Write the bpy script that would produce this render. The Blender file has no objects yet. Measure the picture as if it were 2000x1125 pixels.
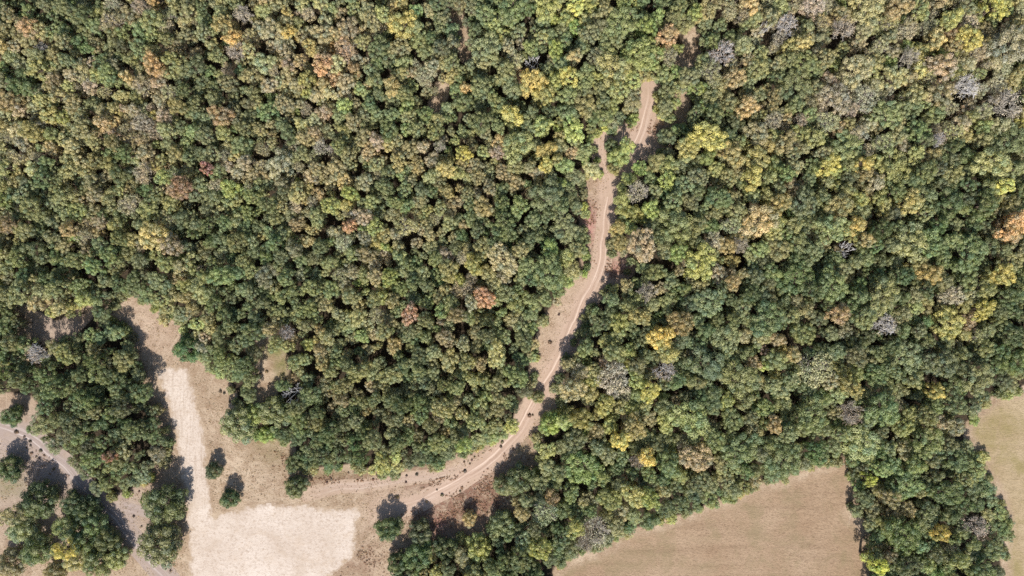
import bpy, math, random
import numpy as np

# ------------------------------------------------------------------ camera, sky, sun, exposure
S = bpy.context.scene
COL = S.collection
M = 0.16                       # metres of ground per photograph pixel (2000 px wide)
CAM_H = 215.0
SUN_EL, SUN_AZ = 45.0, 4.0     # sun stands in the south (-Y); azimuth swings it slightly west

cam_d = bpy.data.cameras.new('camera')
cam = bpy.data.objects.new('camera', cam_d)
COL.objects.link(cam)
cam.location = (0, 0, CAM_H)
cam.rotation_euler = (0, 0, 0)
cam_d.sensor_fit = 'HORIZONTAL'
cam_d.angle = 2 * math.atan(160.0 / CAM_H)
cam_d.clip_start = 1.0
cam_d.clip_end = 8000.0
S.camera = cam

W = bpy.data.worlds.new('World')
S.world = W
W.use_nodes = True
nt = W.node_tree
bg = nt.nodes['Background']
sky = nt.nodes.new('ShaderNodeTexSky')
sky.sky_type = 'NISHITA'
sky.sun_disc = False
sky.sun_elevation = math.radians(SUN_EL)
sky.sun_rotation = math.radians(180 + SUN_AZ)
nt.links.new(sky.outputs[0], bg.inputs[0])
bg.inputs[1].default_value = 0.10

sd = bpy.data.lights.new('sun', 'SUN')
sd.energy = 4.6
sd.angle = math.radians(0.5)
sd.color = (1.0, 0.97, 0.925)
sun = bpy.data.objects.new('sun', sd)
COL.objects.link(sun)
sun.rotation_euler = (math.radians(90 - SUN_EL), 0, math.radians(-SUN_AZ))

S.view_settings.view_transform = 'Standard'
S.view_settings.look = 'None'
S.view_settings.gamma = 1.0
S.view_settings.exposure = 0.85
S.cycles.use_denoising = False
S.cycles.max_bounces = 6
S.cycles.diffuse_bounces = 3
S.cycles.transmission_bounces = 3
S.cycles.sample_clamp_indirect = 4.0

rnd = random.Random(11)
rng = np.random.default_rng(11)

# ------------------------------------------------------------------ helpers
def uv2xy(u, v):
    return (np.asarray(u, float) - 1000.0) * M, (562.5 - np.asarray(v, float)) * M

def terrain(x, y):
    return 0.5 * np.sin(x / 31.0 + 0.7) * np.cos(y / 27.0) + 0.35 * np.sin((x + y) / 47.0)

def inside(poly, u, v):
    u = np.asarray(u, float); v = np.asarray(v, float)
    c = np.zeros(u.shape, bool)
    n = len(poly)
    for i in range(n):
        x1, y1 = poly[i]; x2, y2 = poly[(i + 1) % n]
        if y1 == y2: continue
        k = ((y1 > v) != (y2 > v)) & (u < (x2 - x1) * (v - y1) / (y2 - y1) + x1)
        c ^= k
    return c

def seg_dist(pts, u, v, closed=True):
    u = np.asarray(u, float); v = np.asarray(v, float)
    d = np.full(u.shape, 1e9)
    n = len(pts)
    for i in range(n if closed else n - 1):
        x1, y1 = pts[i]; x2, y2 = pts[(i + 1) % n]
        dx, dy = x2 - x1, y2 - y1
        L = dx * dx + dy * dy + 1e-9
        t = np.clip(((u - x1) * dx + (v - y1) * dy) / L, 0, 1)
        d = np.minimum(d, np.hypot(u - x1 - t * dx, v - y1 - t * dy))
    return d

def sdist(poly, u, v):
    """signed distance, positive inside"""
    d = seg_dist(poly, u, v)
    return np.where(inside(poly, u, v), d, -d)

class VNoise:
    """small value noise for layout decisions"""
    def __init__(self, seed, cell):
        self.g = np.random.default_rng(seed).random((64, 64)); self.c = cell
    def __call__(self, x, y):
        x = np.asarray(x, float) / self.c + 100; y = np.asarray(y, float) / self.c + 100
        xi = np.floor(x).astype(int); yi = np.floor(y).astype(int)
        fx = x - xi; fy = y - yi
        fx = fx * fx * (3 - 2 * fx); fy = fy * fy * (3 - 2 * fy)
        g = self.g
        a = g[xi % 64, yi % 64]; b = g[(xi + 1) % 64, yi % 64]
        c = g[xi % 64, (yi + 1) % 64]; d = g[(xi + 1) % 64, (yi + 1) % 64]
        return (a * (1 - fx) + b * fx) * (1 - fy) + (c * (1 - fx) + d * fx) * fy

def mesh_from(name, verts, faces_idx, face_sizes, mat, attrs=None, mat_idx=None, smooth=False):
    me = bpy.data.meshes.new(name)
    verts = np.asarray(verts, np.float32)
    faces_idx = np.asarray(faces_idx, np.int32)
    face_sizes = np.asarray(face_sizes, np.int32)
    me.vertices.add(len(verts)); me.vertices.foreach_set('co', verts.ravel())
    me.loops.add(len(faces_idx)); me.loops.foreach_set('vertex_index', faces_idx)
    me.polygons.add(len(face_sizes))
    st = np.concatenate([[0], np.cumsum(face_sizes)[:-1]]).astype(np.int32)
    me.polygons.foreach_set('loop_start', st)
    if smooth:
        me.polygons.foreach_set('use_smooth', np.ones(len(face_sizes), bool))
    for m in (mat if isinstance(mat, (list, tuple)) else [mat]):
        me.materials.append(m)
    if mat_idx is not None:
        me.polygons.foreach_set('material_index', np.asarray(mat_idx, np.int32))
    me.update(calc_edges=True)
    for k, (dom, arr) in (attrs or {}).items():
        a = me.attributes.new(k, 'FLOAT', dom)
        a.data.foreach_set('value', np.asarray(arr, np.float32))
    me.validate()
    return me

def link(name, me, parent=None):
    o = bpy.data.objects.new(name, me)
    COL.objects.link(o)
    if parent is not None: o.parent = parent
    return o

# ------------------------------------------------------------------ material node helper
class NT:
    def __init__(self, name):
        self.m = bpy.data.materials.new(name); self.m.use_nodes = True
        self.t = self.m.node_tree; self.t.nodes.clear()
        self.out = self.t.nodes.new('ShaderNodeOutputMaterial')
    def n(self, kind, **kw):
        x = self.t.nodes.new(kind)
        for k, v in kw.items(): setattr(x, k, v)
        return x
    def set(self, sock, val):
        if isinstance(val, bpy.types.NodeSocket): self.t.links.new(val, sock)
        elif val is not None: sock.default_value = val
    def noise(self, vec, scale, detail=3, rough=0.6, dist=0.0):
        x = self.n('ShaderNodeTexNoise'); x.inputs['Scale'].default_value = scale
        x.inputs['Detail'].default_value = detail; x.inputs['Roughness'].default_value = rough
        x.inputs['Distortion'].default_value = dist
        self.set(x.inputs['Vector'], vec)
        return x.outputs['Fac']
    def math(self, op, a, b=None, c=None, clamp=False):
        x = self.n('ShaderNodeMath', operation=op); x.use_clamp = clamp
        self.set(x.inputs[0], a)
        if b is not None: self.set(x.inputs[1], b)
        if c is not None: self.set(x.inputs[2], c)
        return x.outputs[0]
    def ramp(self, v, lo, hi, a=0.0, b=1.0):
        x = self.n('ShaderNodeMapRange'); x.clamp = True
        self.set(x.inputs[0], v)
        for i, q in enumerate((lo, hi, a, b)): x.inputs[i + 1].default_value = q
        return x.outputs[0]
    def mix(self, f, a, b, mode='MIX'):
        x = self.n('ShaderNodeMix', data_type='RGBA', blend_type=mode)
        self.set(x.inputs[0], f)
        for s, q in ((x.inputs[6], a), (x.inputs[7], b)):
            self.set(s, q if isinstance(q, bpy.types.NodeSocket) else (*q, 1.0))
        return x.outputs[2]
    def scaled(self, vec, sx, sy, rot=0.0):
        x = self.n('ShaderNodeMapping'); self.set(x.inputs['Vector'], vec)
        x.inputs['Scale'].default_value = (sx, sy, 1.0)
        x.inputs['Rotation'].default_value = (0, 0, rot)
        return x.outputs[0]
    def attr(self, name, out='Fac', typ='GEOMETRY'):
        x = self.n('ShaderNodeAttribute', attribute_name=name, attribute_type=typ)
        return x.outputs[out]
    def pos(self):
        return self.n('ShaderNodeNewGeometry').outputs['Position']
    def principled(self, col, rough=0.9, spec=0.2, bump=None, bump_d=0.1, bump_s=0.6):
        p = self.n('ShaderNodeBsdfPrincipled')
        self.set(p.inputs['Base Color'], col if isinstance(col, bpy.types.NodeSocket) else (*col, 1))
        self.set(p.inputs['Roughness'], rough)
        p.inputs['Specular IOR Level'].default_value = spec
        if bump is not None:
            b = self.n('ShaderNodeBump'); b.inputs['Strength'].default_value = bump_s
            b.inputs['Distance'].default_value = bump_d
            self.set(b.inputs['Height'], bump)
            self.t.links.new(b.outputs[0], p.inputs['Normal'])
        return p.outputs[0]
    def done(self, sh):
        self.t.links.new(sh, self.out.inputs['Surface']); return self.m

def dry_grass(T, P):
    """colour and height of the sun-dried grass every sheet of open ground shares"""
    n1 = T.noise(P, 0.06, 4, 0.6)
    n2 = T.noise(P, 0.30, 5, 0.68)
    n3 = T.noise(P, 2.4, 3, 0.7)
    n4 = T.noise(P, 0.13, 4, 0.65, 0.4)
    c = T.mix(T.ramp(n1, 0.38, 0.62), (0.275, 0.200, 0.135), (0.365, 0.277, 0.194))
    c = T.mix(T.ramp(n4, 0.48, 0.62, 0, 0.75), c, (0.238, 0.164, 0.106))
    c = T.mix(T.ramp(n2, 0.46, 0.64, 0, 0.9), c, (0.216, 0.146, 0.094))
    # mowing swathes that turn about the headland
    vs = T.n('ShaderNodeVectorMath', operation='DISTANCE'); T.set(vs.inputs[0], P); vs.inputs[1].default_value = (-78.0, -34.0, 0.0)
    ar = T.n('ShaderNodeCombineXYZ'); T.set(ar.inputs[0], T.math('MULTIPLY', vs.outputs['Value'], 1.1)); T.set(ar.inputs[1], T.math('MULTIPLY', n4, 0.8))
    sw = T.noise(ar.outputs[0], 1.0, 4, 0.7)
    c = T.mix(T.ramp(sw, 0.54, 0.72, 0, 0.55), c, (0.401, 0.315, 0.230))
    c = T.mix(T.ramp(sw, 0.44, 0.30, 0, 0.45), c, (0.203, 0.137, 0.086))
    c = T.mix(T.ramp(n3, 0.52, 0.76, 0, 0.75), c, (0.149, 0.103, 0.063))
    c = T.mix(T.ramp(n3, 0.44, 0.26, 0, 0.6), c, (0.396, 0.315, 0.225))
    h = T.math('ADD', T.math('MULTIPLY', n2, 0.6), n3)
    return c, h

def ground_material():
    T = NT('ground soil and dry grass')
    P = T.pos()
    c, h = dry_grass(T, P)
    fine = T.noise(P, 1.3, 4, 0.7)
    mid = T.noise(P, 0.35, 4, 0.65)
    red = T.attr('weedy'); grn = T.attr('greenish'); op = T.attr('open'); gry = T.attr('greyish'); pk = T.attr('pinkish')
    # bleached pink-grey track verge
    c = T.mix(T.math('MULTIPLY', pk, T.ramp(mid, 0.3, 0.6, 0.45, 0.9)), c, (0.347, 0.248, 0.187))
    c = T.mix(T.math('MULTIPLY', gry, T.ramp(mid, 0.3, 0.65, 0.5, 0.95)), c, (0.257, 0.200, 0.171))
    # rust-brown weeds
    wm = T.math('MULTIPLY', red, T.ramp(T.math('ADD', T.math('MULTIPLY', fine, 0.6), T.math('MULTIPLY', mid, 0.5)), 0.42, 0.60))
    c = T.mix(wm, c, T.mix(T.ramp(fine, 0.4, 0.65), (0.096, 0.051, 0.035), (0.202, 0.113, 0.077)))
    c = T.mix(T.math('MULTIPLY', T.attr('rosy'), T.ramp(fine, 0.35, 0.6, 0.2, 0.9)), c, (0.36, 0.175, 0.150))
    # green grass
    gm = T.math('MULTIPLY', grn, T.ramp(mid, 0.35, 0.6, 0.25, 0.95))
    c = T.mix(gm, c, T.mix(T.ramp(fine, 0.35, 0.65), (0.089, 0.096, 0.030), (0.155, 0.147, 0.047)))
    # leaf litter below the trees
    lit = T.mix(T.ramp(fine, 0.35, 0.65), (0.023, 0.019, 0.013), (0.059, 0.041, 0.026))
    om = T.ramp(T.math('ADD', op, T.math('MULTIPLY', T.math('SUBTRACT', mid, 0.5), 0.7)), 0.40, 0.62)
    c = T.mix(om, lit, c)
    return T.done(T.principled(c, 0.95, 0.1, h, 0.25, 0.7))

def field_material(name, base, dark, light, rot, streak, dapple=0.5, pale=False, blot=0.5, blotc=(0.180, 0.153, 0.090)):
    T = NT(name)
    P = T.pos()
    g, gh = dry_grass(T, P)
    s1 = T.noise(T.scaled(P, 0.16 * streak, 1.9, rot), 1.0, 4, 0.7, 0.3)
    s2 = T.noise(T.scaled(P, 0.5 * streak, 3.4, rot + 0.12), 1.0, 3, 0.7)
    b1 = T.noise(P, 0.07, 3)
    b2 = T.noise(T.scaled(P, 1.3, 1.5 if pale else 2.4, rot), 1.0, 5, 0.78)
    c = T.mix(T.ramp(b1, 0.32, 0.68), base, light)
    if pale:
        yy = T.n('ShaderNodeSeparateXYZ'); T.set(yy.inputs[0], P)
        s1 = T.math('MULTIPLY', s1, T.ramp(yy.outputs[1], -68.0, -71.0)); s2 = T.math('MULTIPLY', s2, T.ramp(yy.outputs[1], -68.0, -71.0))
    c = T.mix(T.ramp(s1, 0.48, 0.74, 0, dapple * (.3 if pale else .45)), c, dark)
    c = T.mix(T.ramp(s2, 0.54, 0.76, 0, dapple * (.35 if pale else .9)), c, dark)
    c = T.mix(T.ramp(b2, 0.50, 0.70, 0, min(1.0, dapple * 1.3)), c, dark)
    c = T.mix(T.ramp(b2, 0.45, 0.25, 0, 0.5), c, light)
    if pale:
        # trampled bare patches where the older brown stubble shows
        sy = T.n('ShaderNodeSeparateXYZ'); T.set(sy.inputs[0], P)
        along = T.noise(T.scaled(P, 1.5, 0.10, 0.17), 1.0, 4, 0.7, 0.3)
        c = T.mix(T.math('MULTIPLY', T.ramp(sy.outputs[1], -71.0, -68.0), T.ramp(along, 0.48, 0.72, 0, 0.75)), c, dark)
        b3 = T.noise(P, 0.16, 5, 0.7)
        c = T.mix(T.ramp(b3, 0.54, 0.72, 0, 0.35), c, (0.356, 0.263, 0.182))
    bm = T.noise(P, 0.10, 5, 0.68, 0.5)
    c = T.mix(T.ramp(bm, 0.48, 0.64, 0, blot), c, blotc)
    tl = T.noise(T.scaled(P, 0.012, 0.55, rot), 1.0, 2, 0.5)
    c = T.mix(T.ramp(tl, 0.56, 0.66, 0, 0.0 if pale else 0.22), c, light)
    c = T.mix(T.ramp(tl, 0.44, 0.36, 0, 0.0 if pale else 0.18), c, dark)
    e = T.attr('rim')
    wob = T.math('MULTIPLY', T.math('SUBTRACT', T.noise(P, 0.35, 6, 0.75), 0.5), 8.0 if pale else 4.5)
    f = T.ramp(T.math('ADD', e, wob), 0.2, 1.6 if pale else 2.6)
    c = T.mix(f, g, c)
    return T.done(T.principled(c, 0.95, 0.1, b2 if pale else T.math('ADD', s1, T.math('ADD', b2, s2)), 0.2, 0.6))

def track_material(name, rut, bed, half=2.7, clear=1.0, verge=(0.3465, 0.2475, 0.1872), vlo=0.45, vhi=0.9):
    T = NT(name)
    P = T.pos()
    g, gh = dry_grass(T, P)
    g = T.mix(T.ramp(T.noise(P, 0.35, 4, 0.65), 0.3, 0.62, vlo, vhi), g, verge)
    a = T.attr('across')          # metres from the middle line
    e = T.attr('tail')            # 0 at the two ends of the track
    wob = T.math('MULTIPLY', T.math('SUBTRACT', T.noise(P, 0.25, 3, 0.6), 0.5), 1.1)
    aw = T.math('ADD', a, wob)
    aa = T.math('ABSOLUTE', aw)
    fine = T.noise(P, 1.6, 4, 0.7)
    cx = T.n('ShaderNodeCombineXYZ'); T.set(cx.inputs[0], T.math('MULTIPLY', aw, 1.5)); T.set(cx.inputs[1], T.math('MULTIPLY', T.attr('along'), 0.045))
    lane = T.noise(cx.outputs[0], 1.0, 4, 0.75)
    core = T.ramp(T.math('ADD', aa, T.math('MULTIPLY', T.math('SUBTRACT', fine, 0.5), 2.4)), half, half * 0.25)
    core = T.math('MULTIPLY', core, e)
    c = T.mix(T.math('MULTIPLY', core, 0.85), g, T.mix(T.ramp(fine, 0.35, 0.7), bed, tuple(q * 0.84 for q in bed)))
    c = T.mix(T.math('MULTIPLY', core, T.ramp(lane, 0.50, 0.64, 0, 0.95)), c, tuple(q * .88 for q in rut))
    c = T.mix(T.math('MULTIPLY', core, T.ramp(lane, 0.47, 0.34, 0, 0.75)), c, tuple(q * .66 for q in bed))
    worn = T.noise(P, 0.10, 3)
    for off, wgt in ((-0.85, 0.35 * clear), (0.75, clear)):
        d = T.math('ABSOLUTE', T.math('SUBTRACT', T.math('ADD', a, T.math('MULTIPLY', wob, 0.35)), off))
        r = T.math('MULTIPLY', T.ramp(d, 0.32, 0.10), T.ramp(T.math('ADD', worn, T.math('MULTIPLY', fine, 0.35)), 0.45, 0.72, 0.2, wgt))
        c = T.mix(T.math('MULTIPLY', r, e), c, rut)
    return T.done(T.principled(c, 0.95, 0.1, fine, 0.12, 0.5))

def leaf_material(name, trans=0.40, vary=1.0, uneven=0.45):
    """foliage: the tree's own tint, varied by clump and by leaf"""
    T = NT(name)
    tint = T.attr('tint', 'Color', 'INSTANCER')
    cl = T.attr('clump'); lf = T.attr('leaf')
    un = T.noise(T.pos(), 0.42, 2, 0.5)
    tint = T.mix(T.ramp(un, 0.46, 0.66, 0.0, uneven), tint, (0.262, 0.268, 0.150))
    c = T.mix(T.ramp(cl, 0.0, 1.0, 0.0, 0.55 * vary), tint, T.mix(1.0, tint, (1.55, 1.30, 0.85), 'MULTIPLY'))
    c = T.mix(T.ramp(cl, 0.30, 0.0, 0.0, 0.6 * vary), c, T.mix(1.0, tint, (0.62, 0.78, 0.80), 'MULTIPLY'))
    c = T.mix(T.ramp(lf, 0.0, 1.0, 0.0, 1.0), T.mix(1.0, c, (0.72, 0.74, 0.76), 'MULTIPLY'), T.mix(1.0, c, (1.32, 1.28, 1.18), 'MULTIPLY'))
    p = T.principled(c, 0.55, 0.40)
    tr = T.n('ShaderNodeBsdfTranslucent'); T.set(tr.inputs[0], T.mix(1.0, c, (1.15, 1.2, 0.6), 'MULTIPLY'))
    mx = T.n('ShaderNodeMixShader'); mx.inputs[0].default_value = trans
    T.t.links.new(p, mx.inputs[1]); T.t.links.new(tr.outputs[0], mx.inputs[2])
    return T.done(mx.outputs[0])

def bark_material(name, a, b):
    T = NT(name)
    P = T.n('ShaderNodeTexCoord').outputs['Object']
    n1 = T.noise(P, 2.5, 4, 0.7)
    return T.done(T.principled(T.mix(T.ramp(n1, 0.35, 0.65), a, b), 0.9, 0.15, n1, 0.03))

MAT = {
    'ground': ground_material(),
    'pale': field_material('bleached straw', (0.393, 0.317, 0.254), (0.261, 0.191, 0.139), (0.473, 0.400, 0.334), -0.16, 1.6, 0.8, True, 0.5, (0.323, 0.247, 0.183)),
    'tan': field_material('mown tan stubble', (0.242, 0.163, 0.102), (0.124, 0.079, 0.048), (0.295, 0.210, 0.138), 0.45, 4.5, 0.9, False, 0.7, (0.182, 0.138, 0.078)),
    'meadow': field_material('yellowing meadow', (0.270, 0.198, 0.115), (0.151, 0.112, 0.056), (0.333, 0.255, 0.160), -0.5, 4.0, 0.85, False, 0.75, (0.194, 0.155, 0.065)),
    'track': track_material('worn earth', (0.456, 0.346, 0.272), (0.335, 0.231, 0.171)),
    'lane': track_material('grey worn earth', (0.405, 0.340, 0.305), (0.252, 0.196, 0.170), 2.2, .7, (0.2565, 0.1998, 0.171), .5, .95),
    'verge': track_material('faint trodden grass', (0.40, 0.31, 0.245), (0.335, 0.242, 0.185), 2.0, .45, (0.3465, 0.2475, 0.1872), .25, .5),
    'leaf': leaf_material('leaves'),
    'needle': leaf_material('autumn leaves', 0.22, 0.7),
    'bark': bark_material('brown bark', (0.085, 0.062, 0.045), (0.15, 0.115, 0.09)),
    'dead': bark_material('weathered grey wood', (0.35, 0.305, 0.25), (0.50, 0.445, 0.375)),
    'white': bark_material('bleached bare wood', (0.42, 0.39, 0.37), (0.62, 0.585, 0.56)),
    'weed': leaf_material('dry weeds', 0.15, 1.0, 0.0),
    'twig': leaf_material('fine twigs', 0.2, 0.5, 0.0),
}

# ------------------------------------------------------------------ layout (pixels of the 2000 x 1125 photograph)
GLADE = [(240,572),(262,585),(290,603),(318,622),(340,628),(362,628),(360,655),(372,690),(385,706),(396,718),(402,735),(420,750),
    (438,752),(452,770),(455,790),(450,798),(470,815),(470,850),(490,858),(512,852),(540,860),(556,866),(568,880),(575,905),(597,918),(620,925),
    (650,920),(690,918),(720,926),(760,932),(800,925),(850,915),(880,912),(905,890),(930,878),(960,868),(985,858),(1005,845),(1012,820),
    (1030,790),(1038,770),(1043,740),(1048,700),(1057,660),(1063,630),(1085,605),(1105,580),(1120,560),(1143,535),(1148,520),(1143,505),
    (1142,480),(1143,440),(1140,410),(1136,390),(1133,370),(1140,352),(1160,348),(1173,342),(1174,330),(1168,310),(1164,290),(1162,262),
    (1185,258),(1200,255),(1215,248),(1235,235),(1243,222),(1260,205),(1265,165),(1277,165),(1282,200),(1282,218),(1302,232),(1296,262),
    (1300,288),(1286,302),(1264,304),(1248,296),(1240,300),(1232,322),(1218,338),(1206,362),(1196,388),(1192,415),(1194,430),(1186,450),(1185,475),
    (1195,500),(1215,505),(1232,510),(1228,530),(1203,548),(1173,572),(1152,592),(1143,622),(1136,650),(1115,682),(1097,702),(1090,725),
    (1090,760),(1096,790),(1090,815),(1055,838),(1050,860),(1055,900),(1045,930),(1010,965),(1000,1000),(985,1010),(960,1030),
    (940,1045),(900,1060),(870,1070),(840,1078),(800,1070),(770,1090),(752,1330),(-270,1330),(-270,800),(0,832),(40,850),(70,862),(100,884),(128,908),
    (150,933),(168,955),(190,970),(215,976),(240,972),(268,962),(288,945),(300,920),(325,905),(330,880),(325,850),(305,800),(284,745),
    (268,690),(240,640),(205,620),(215,608),(228,590)]
GAPS = [
    [(38,605),(60,608),(85,625),(110,640),(140,625),(152,608),(170,604),(174,612),(160,628),(140,650),(90,662),(50,650)],
    [(-270,770),(30,778),(60,784),(72,798),(60,818),(48,832),(40,850),(-270,835)],
    [(510,652),(520,660),(522,690),(545,693),(557,715),(542,742),(532,762),(522,790),(510,818),(500,832),(498,780),(503,740),(505,700)],
    [(1346,62),(1358,62),(1360,102),(1350,118),(1330,130),(1326,122),(1344,106)],
    [(1330,185),(1338,185),(1336,215),(1330,240),(1322,238),(1328,212)],
    [(858,172),(868,172),(860,200),(852,222),(843,216),(852,195)],
    [(884,20),(888,18),(911,90),(914,118),(908,112),(898,70)],
]
FIELD_A = [(1060,1330),(1092,1114),(1130,1096),(1180,1080),(1218,1060),(1228,1043),(1240,1042),(1262,1040),(1300,1025),(1350,1010),(1400,990),(1440,975),
    (1480,955),(1530,940),(1580,922),(1630,905),(1655,900),(1662,920),(1660,945),(1662,970),(1665,990),(1655,1000),(1660,1015),(1680,1022),(1692,1060),
    (1697,1090),(1690,1330)]
FIELD_B = [(2300,690),(2000,764),(1960,774),(1930,790),(1897,825),(1890,850),(1903,875),(1915,890),(1925,910),(1930,935),(1945,945),(1955,970),(1965,1000),
    (1968,1040),(1960,1070),(1962,1100),(1980,1330),(2300,1330)]
STRAW = [(298,724),(318,713),(340,717),(368,711),(373,730),(382,770),(392,810),(401,850),(405,890),(410,940),(416,985),(419,1006),(440,1000),(480,986),
    (530,980),(565,985),(600,982),(650,992),(702,988),(708,1000),(698,1030),(699,1060),(692,1090),(665,1112),(560,1200),(368,1200),(370,1080),(365,1030),(358,970),
    (350,910),(340,850),(325,790),(310,750)]
OPEN = [GLADE, FIELD_A, FIELD_B] + GAPS

def open_sd(u, v):
    d = np.full(np.shape(u), -1e9)
    for p in OPEN: d = np.maximum(d, sdist(p, u, v))
    return d

TRACK = [(1272,150),(1271,180),(1268,205),(1262,232),(1250,268),(1236,294),(1216,328),(1200,356),(1191,392),(1184,430),(1180,470),(1177,505),(1168,535),(1156,562),
    (1140,590),(1128,620),(1113,652),(1100,688),(1086,718),(1068,745),(1050,775),(1038,800),(1027,822),(1012,846),(985,874),(950,904),(905,938),
    (860,962),(820,980),(785,991),(752,1000)]
SPUR = [(1172,255),(1174,280),(1172,305),(1178,330),(1186,352),(1188,385)]
LANE = [(-40,818),(10,834),(55,852),(98,884),(128,909),(158,944),(198,984),(228,1010),(250,1040),(285,1082),(322,1122),(345,1150)]
TWIG = [(214,980),(240,988),(275,997),(300,1003)]
VERGE = [(590,968),(660,952),(740,945),(800,936),(860,925),(905,912),(950,895)]

# ------------------------------------------------------------------ ground sheet
def build_ground():
    def axis(half, step, far):
        a = list(np.arange(-half, half + 1e-6, step)); s = step * 2
        hi = [a[-1]]
        while hi[-1] < far: hi.append(hi[-1] + s); s *= 1.7
        hi = hi[1:]
        return np.array([-q for q in reversed(hi)] + a + hi)
    xs = axis(185, 1.0, 4000); ys = axis(112, 1.0, 4000)
    X, Y = np.meshgrid(xs, ys)
    nx, ny = len(xs), len(ys)
    x = X.ravel(); y = Y.ravel()
    u = x / M + 1000; v = 562.5 - y / M
    near = (np.abs(x) < 190) & (np.abs(y) < 118)
    fade = np.clip((1200 - np.hypot(x, y)) / 900, 0, 1)
    z = terrain(x, y) * fade
    op = np.full(len(x), -1e9)
    op[near] = open_sd(u[near], v[near])
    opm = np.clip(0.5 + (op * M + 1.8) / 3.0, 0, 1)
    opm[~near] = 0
    def blob(px, py, rx, ry, w=1.0): return w * np.exp(-(((u - px) / rx) ** 2 + ((v - py) / ry) ** 2))
    red = blob(690,935,95,16)+blob(830,930,60,22,.9)+blob(900,990,80,45)+blob(950,960,50,30)+blob(840,1020,50,40,.7)+blob(1150,430,16,55,.9)+blob(1190,525,35,25)+blob(560,890,40,18,.35)+blob(1265,250,40,25,.8)+blob(290,930,30,18,.5)+blob(700,1095,70,45,.45)+blob(1040,860,30,30,.5)+blob(985,900,50,30,.6)
    grn = blob(522,852,32,16)+blob(548,725,14,35)+blob(530,683,22,14)+blob(995,850,28,16,.8)+blob(1000,880,40,14,.5)+blob(540,890,40,20,.35)+blob(15,950,40,22,.7)+blob(1930,885,30,60,.6)+blob(640,925,60,9,.4)+blob(800,930,60,8,.7)+blob(1230,1052,40,8,.4)
    gry = blob(90,930,140,110)+blob(240,1010,60,60,.8)+blob(20,850,60,40)+blob(110,640,80,30,.7)
    pk = np.zeros(len(x)); pk[near] = np.exp(-(seg_dist(TRACK, u[near], v[near], False) / 38) ** 2)
    pk += np.exp(-(np.maximum(0, 0) + ((u - 300) / 90) ** 2 + ((v - 640) / 60) ** 2)) * .5
    verts = np.column_stack([x, y, z])
    i = np.arange(nx * ny).reshape(ny, nx)
    q = np.stack([i[:-1, :-1], i[:-1, 1:], i[1:, 1:], i[1:, :-1]], -1).reshape(-1)
    cl = lambda a: np.clip(a, 0, 1)
    me = mesh_from('ground', verts, q, np.full(len(q) // 4, 4), MAT['ground'],
        {'open': ('POINT', opm), 'weedy': ('POINT', cl(red)), 'greenish': ('POINT', cl(grn)), 'rosy': ('POINT', cl(blob(1152,440,14,30) + blob(855,1030,14,22,.7) + blob(1210,520,22,14,.7))), 'greyish': ('POINT', cl(gry)), 'pinkish': ('POINT', cl(pk))}, smooth=True)
    o = link('ground', me); o['kind'] = 'structure'; o['label'] = 'dry grass and leaf litter ground under the whole wood'
build_ground()

def sheet(name, poly, mat, lift, label, step=0.5):
    """a field: every half-metre cell that lies inside the outline, its rim distance kept for the worn edge"""
    us = [p[0] for p in poly]; vs = [p[1] for p in poly]
    x0, x1 = (min(us) - 1000) * M, (max(us) - 1000) * M
    y0, y1 = (562.5 - max(vs)) * M, (562.5 - min(vs)) * M
    xs = np.arange(x0 - 1, x1 + 1, step); ys = np.arange(y0 - 1, y1 + 1, step)
    X, Y = np.meshgrid(xs, ys); nx, ny = len(xs), len(ys)
    d = sdist(poly, X.ravel() / M + 1000, 562.5 - Y.ravel() / M) * M
    i = np.arange(nx * ny).reshape(ny, nx)
    q = np.stack([i[:-1, :-1], i[:-1, 1:], i[1:, 1:], i[1:, :-1]], -1).reshape(-1, 4)
    q = q[(d[q] > 0.0).all(1)]
    used, inv = np.unique(q, return_inverse=True)
    x = X.ravel()[used]; y = Y.ravel()[used]
    me = mesh_from(name, np.column_stack([x, y, terrain(x, y) + lift]), inv.reshape(-1), np.full(len(q), 4), mat, {'rim': ('POINT', d[used])}, smooth=True)
    o = link(name, me); o['kind'] = 'structure'; o['label'] = label
sheet('field', STRAW, MAT['pale'], 0.006, 'bleached straw field with a narrow strip running up from it')
sheet('field', FIELD_A, MAT['tan'], 0.006, 'brown tan mown field in the lower right')
sheet('field', FIELD_B, MAT['meadow'], 0.006, 'yellowish meadow at the right edge')

def spline(pts, step):
    p = np.array(pts, float); out = []
    e = np.vstack([2 * p[0] - p[1], p, 2 * p[-1] - p[-2]])
    for k in range(1, len(e) - 2):
        a, b, c, d = e[k - 1], e[k], e[k + 1], e[k + 2]
        n = max(2, int(np.hypot(*(c - b)) / step))
        for t in np.arange(n) / n:
            out.append(0.5 * ((2 * b) + (c - a) * t + (2 * a - 5 * b + 4 * c - d) * t * t + (3 * b - a - 3 * c + d) * t ** 3))
    out.append(p[-1]); return np.array(out)

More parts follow.
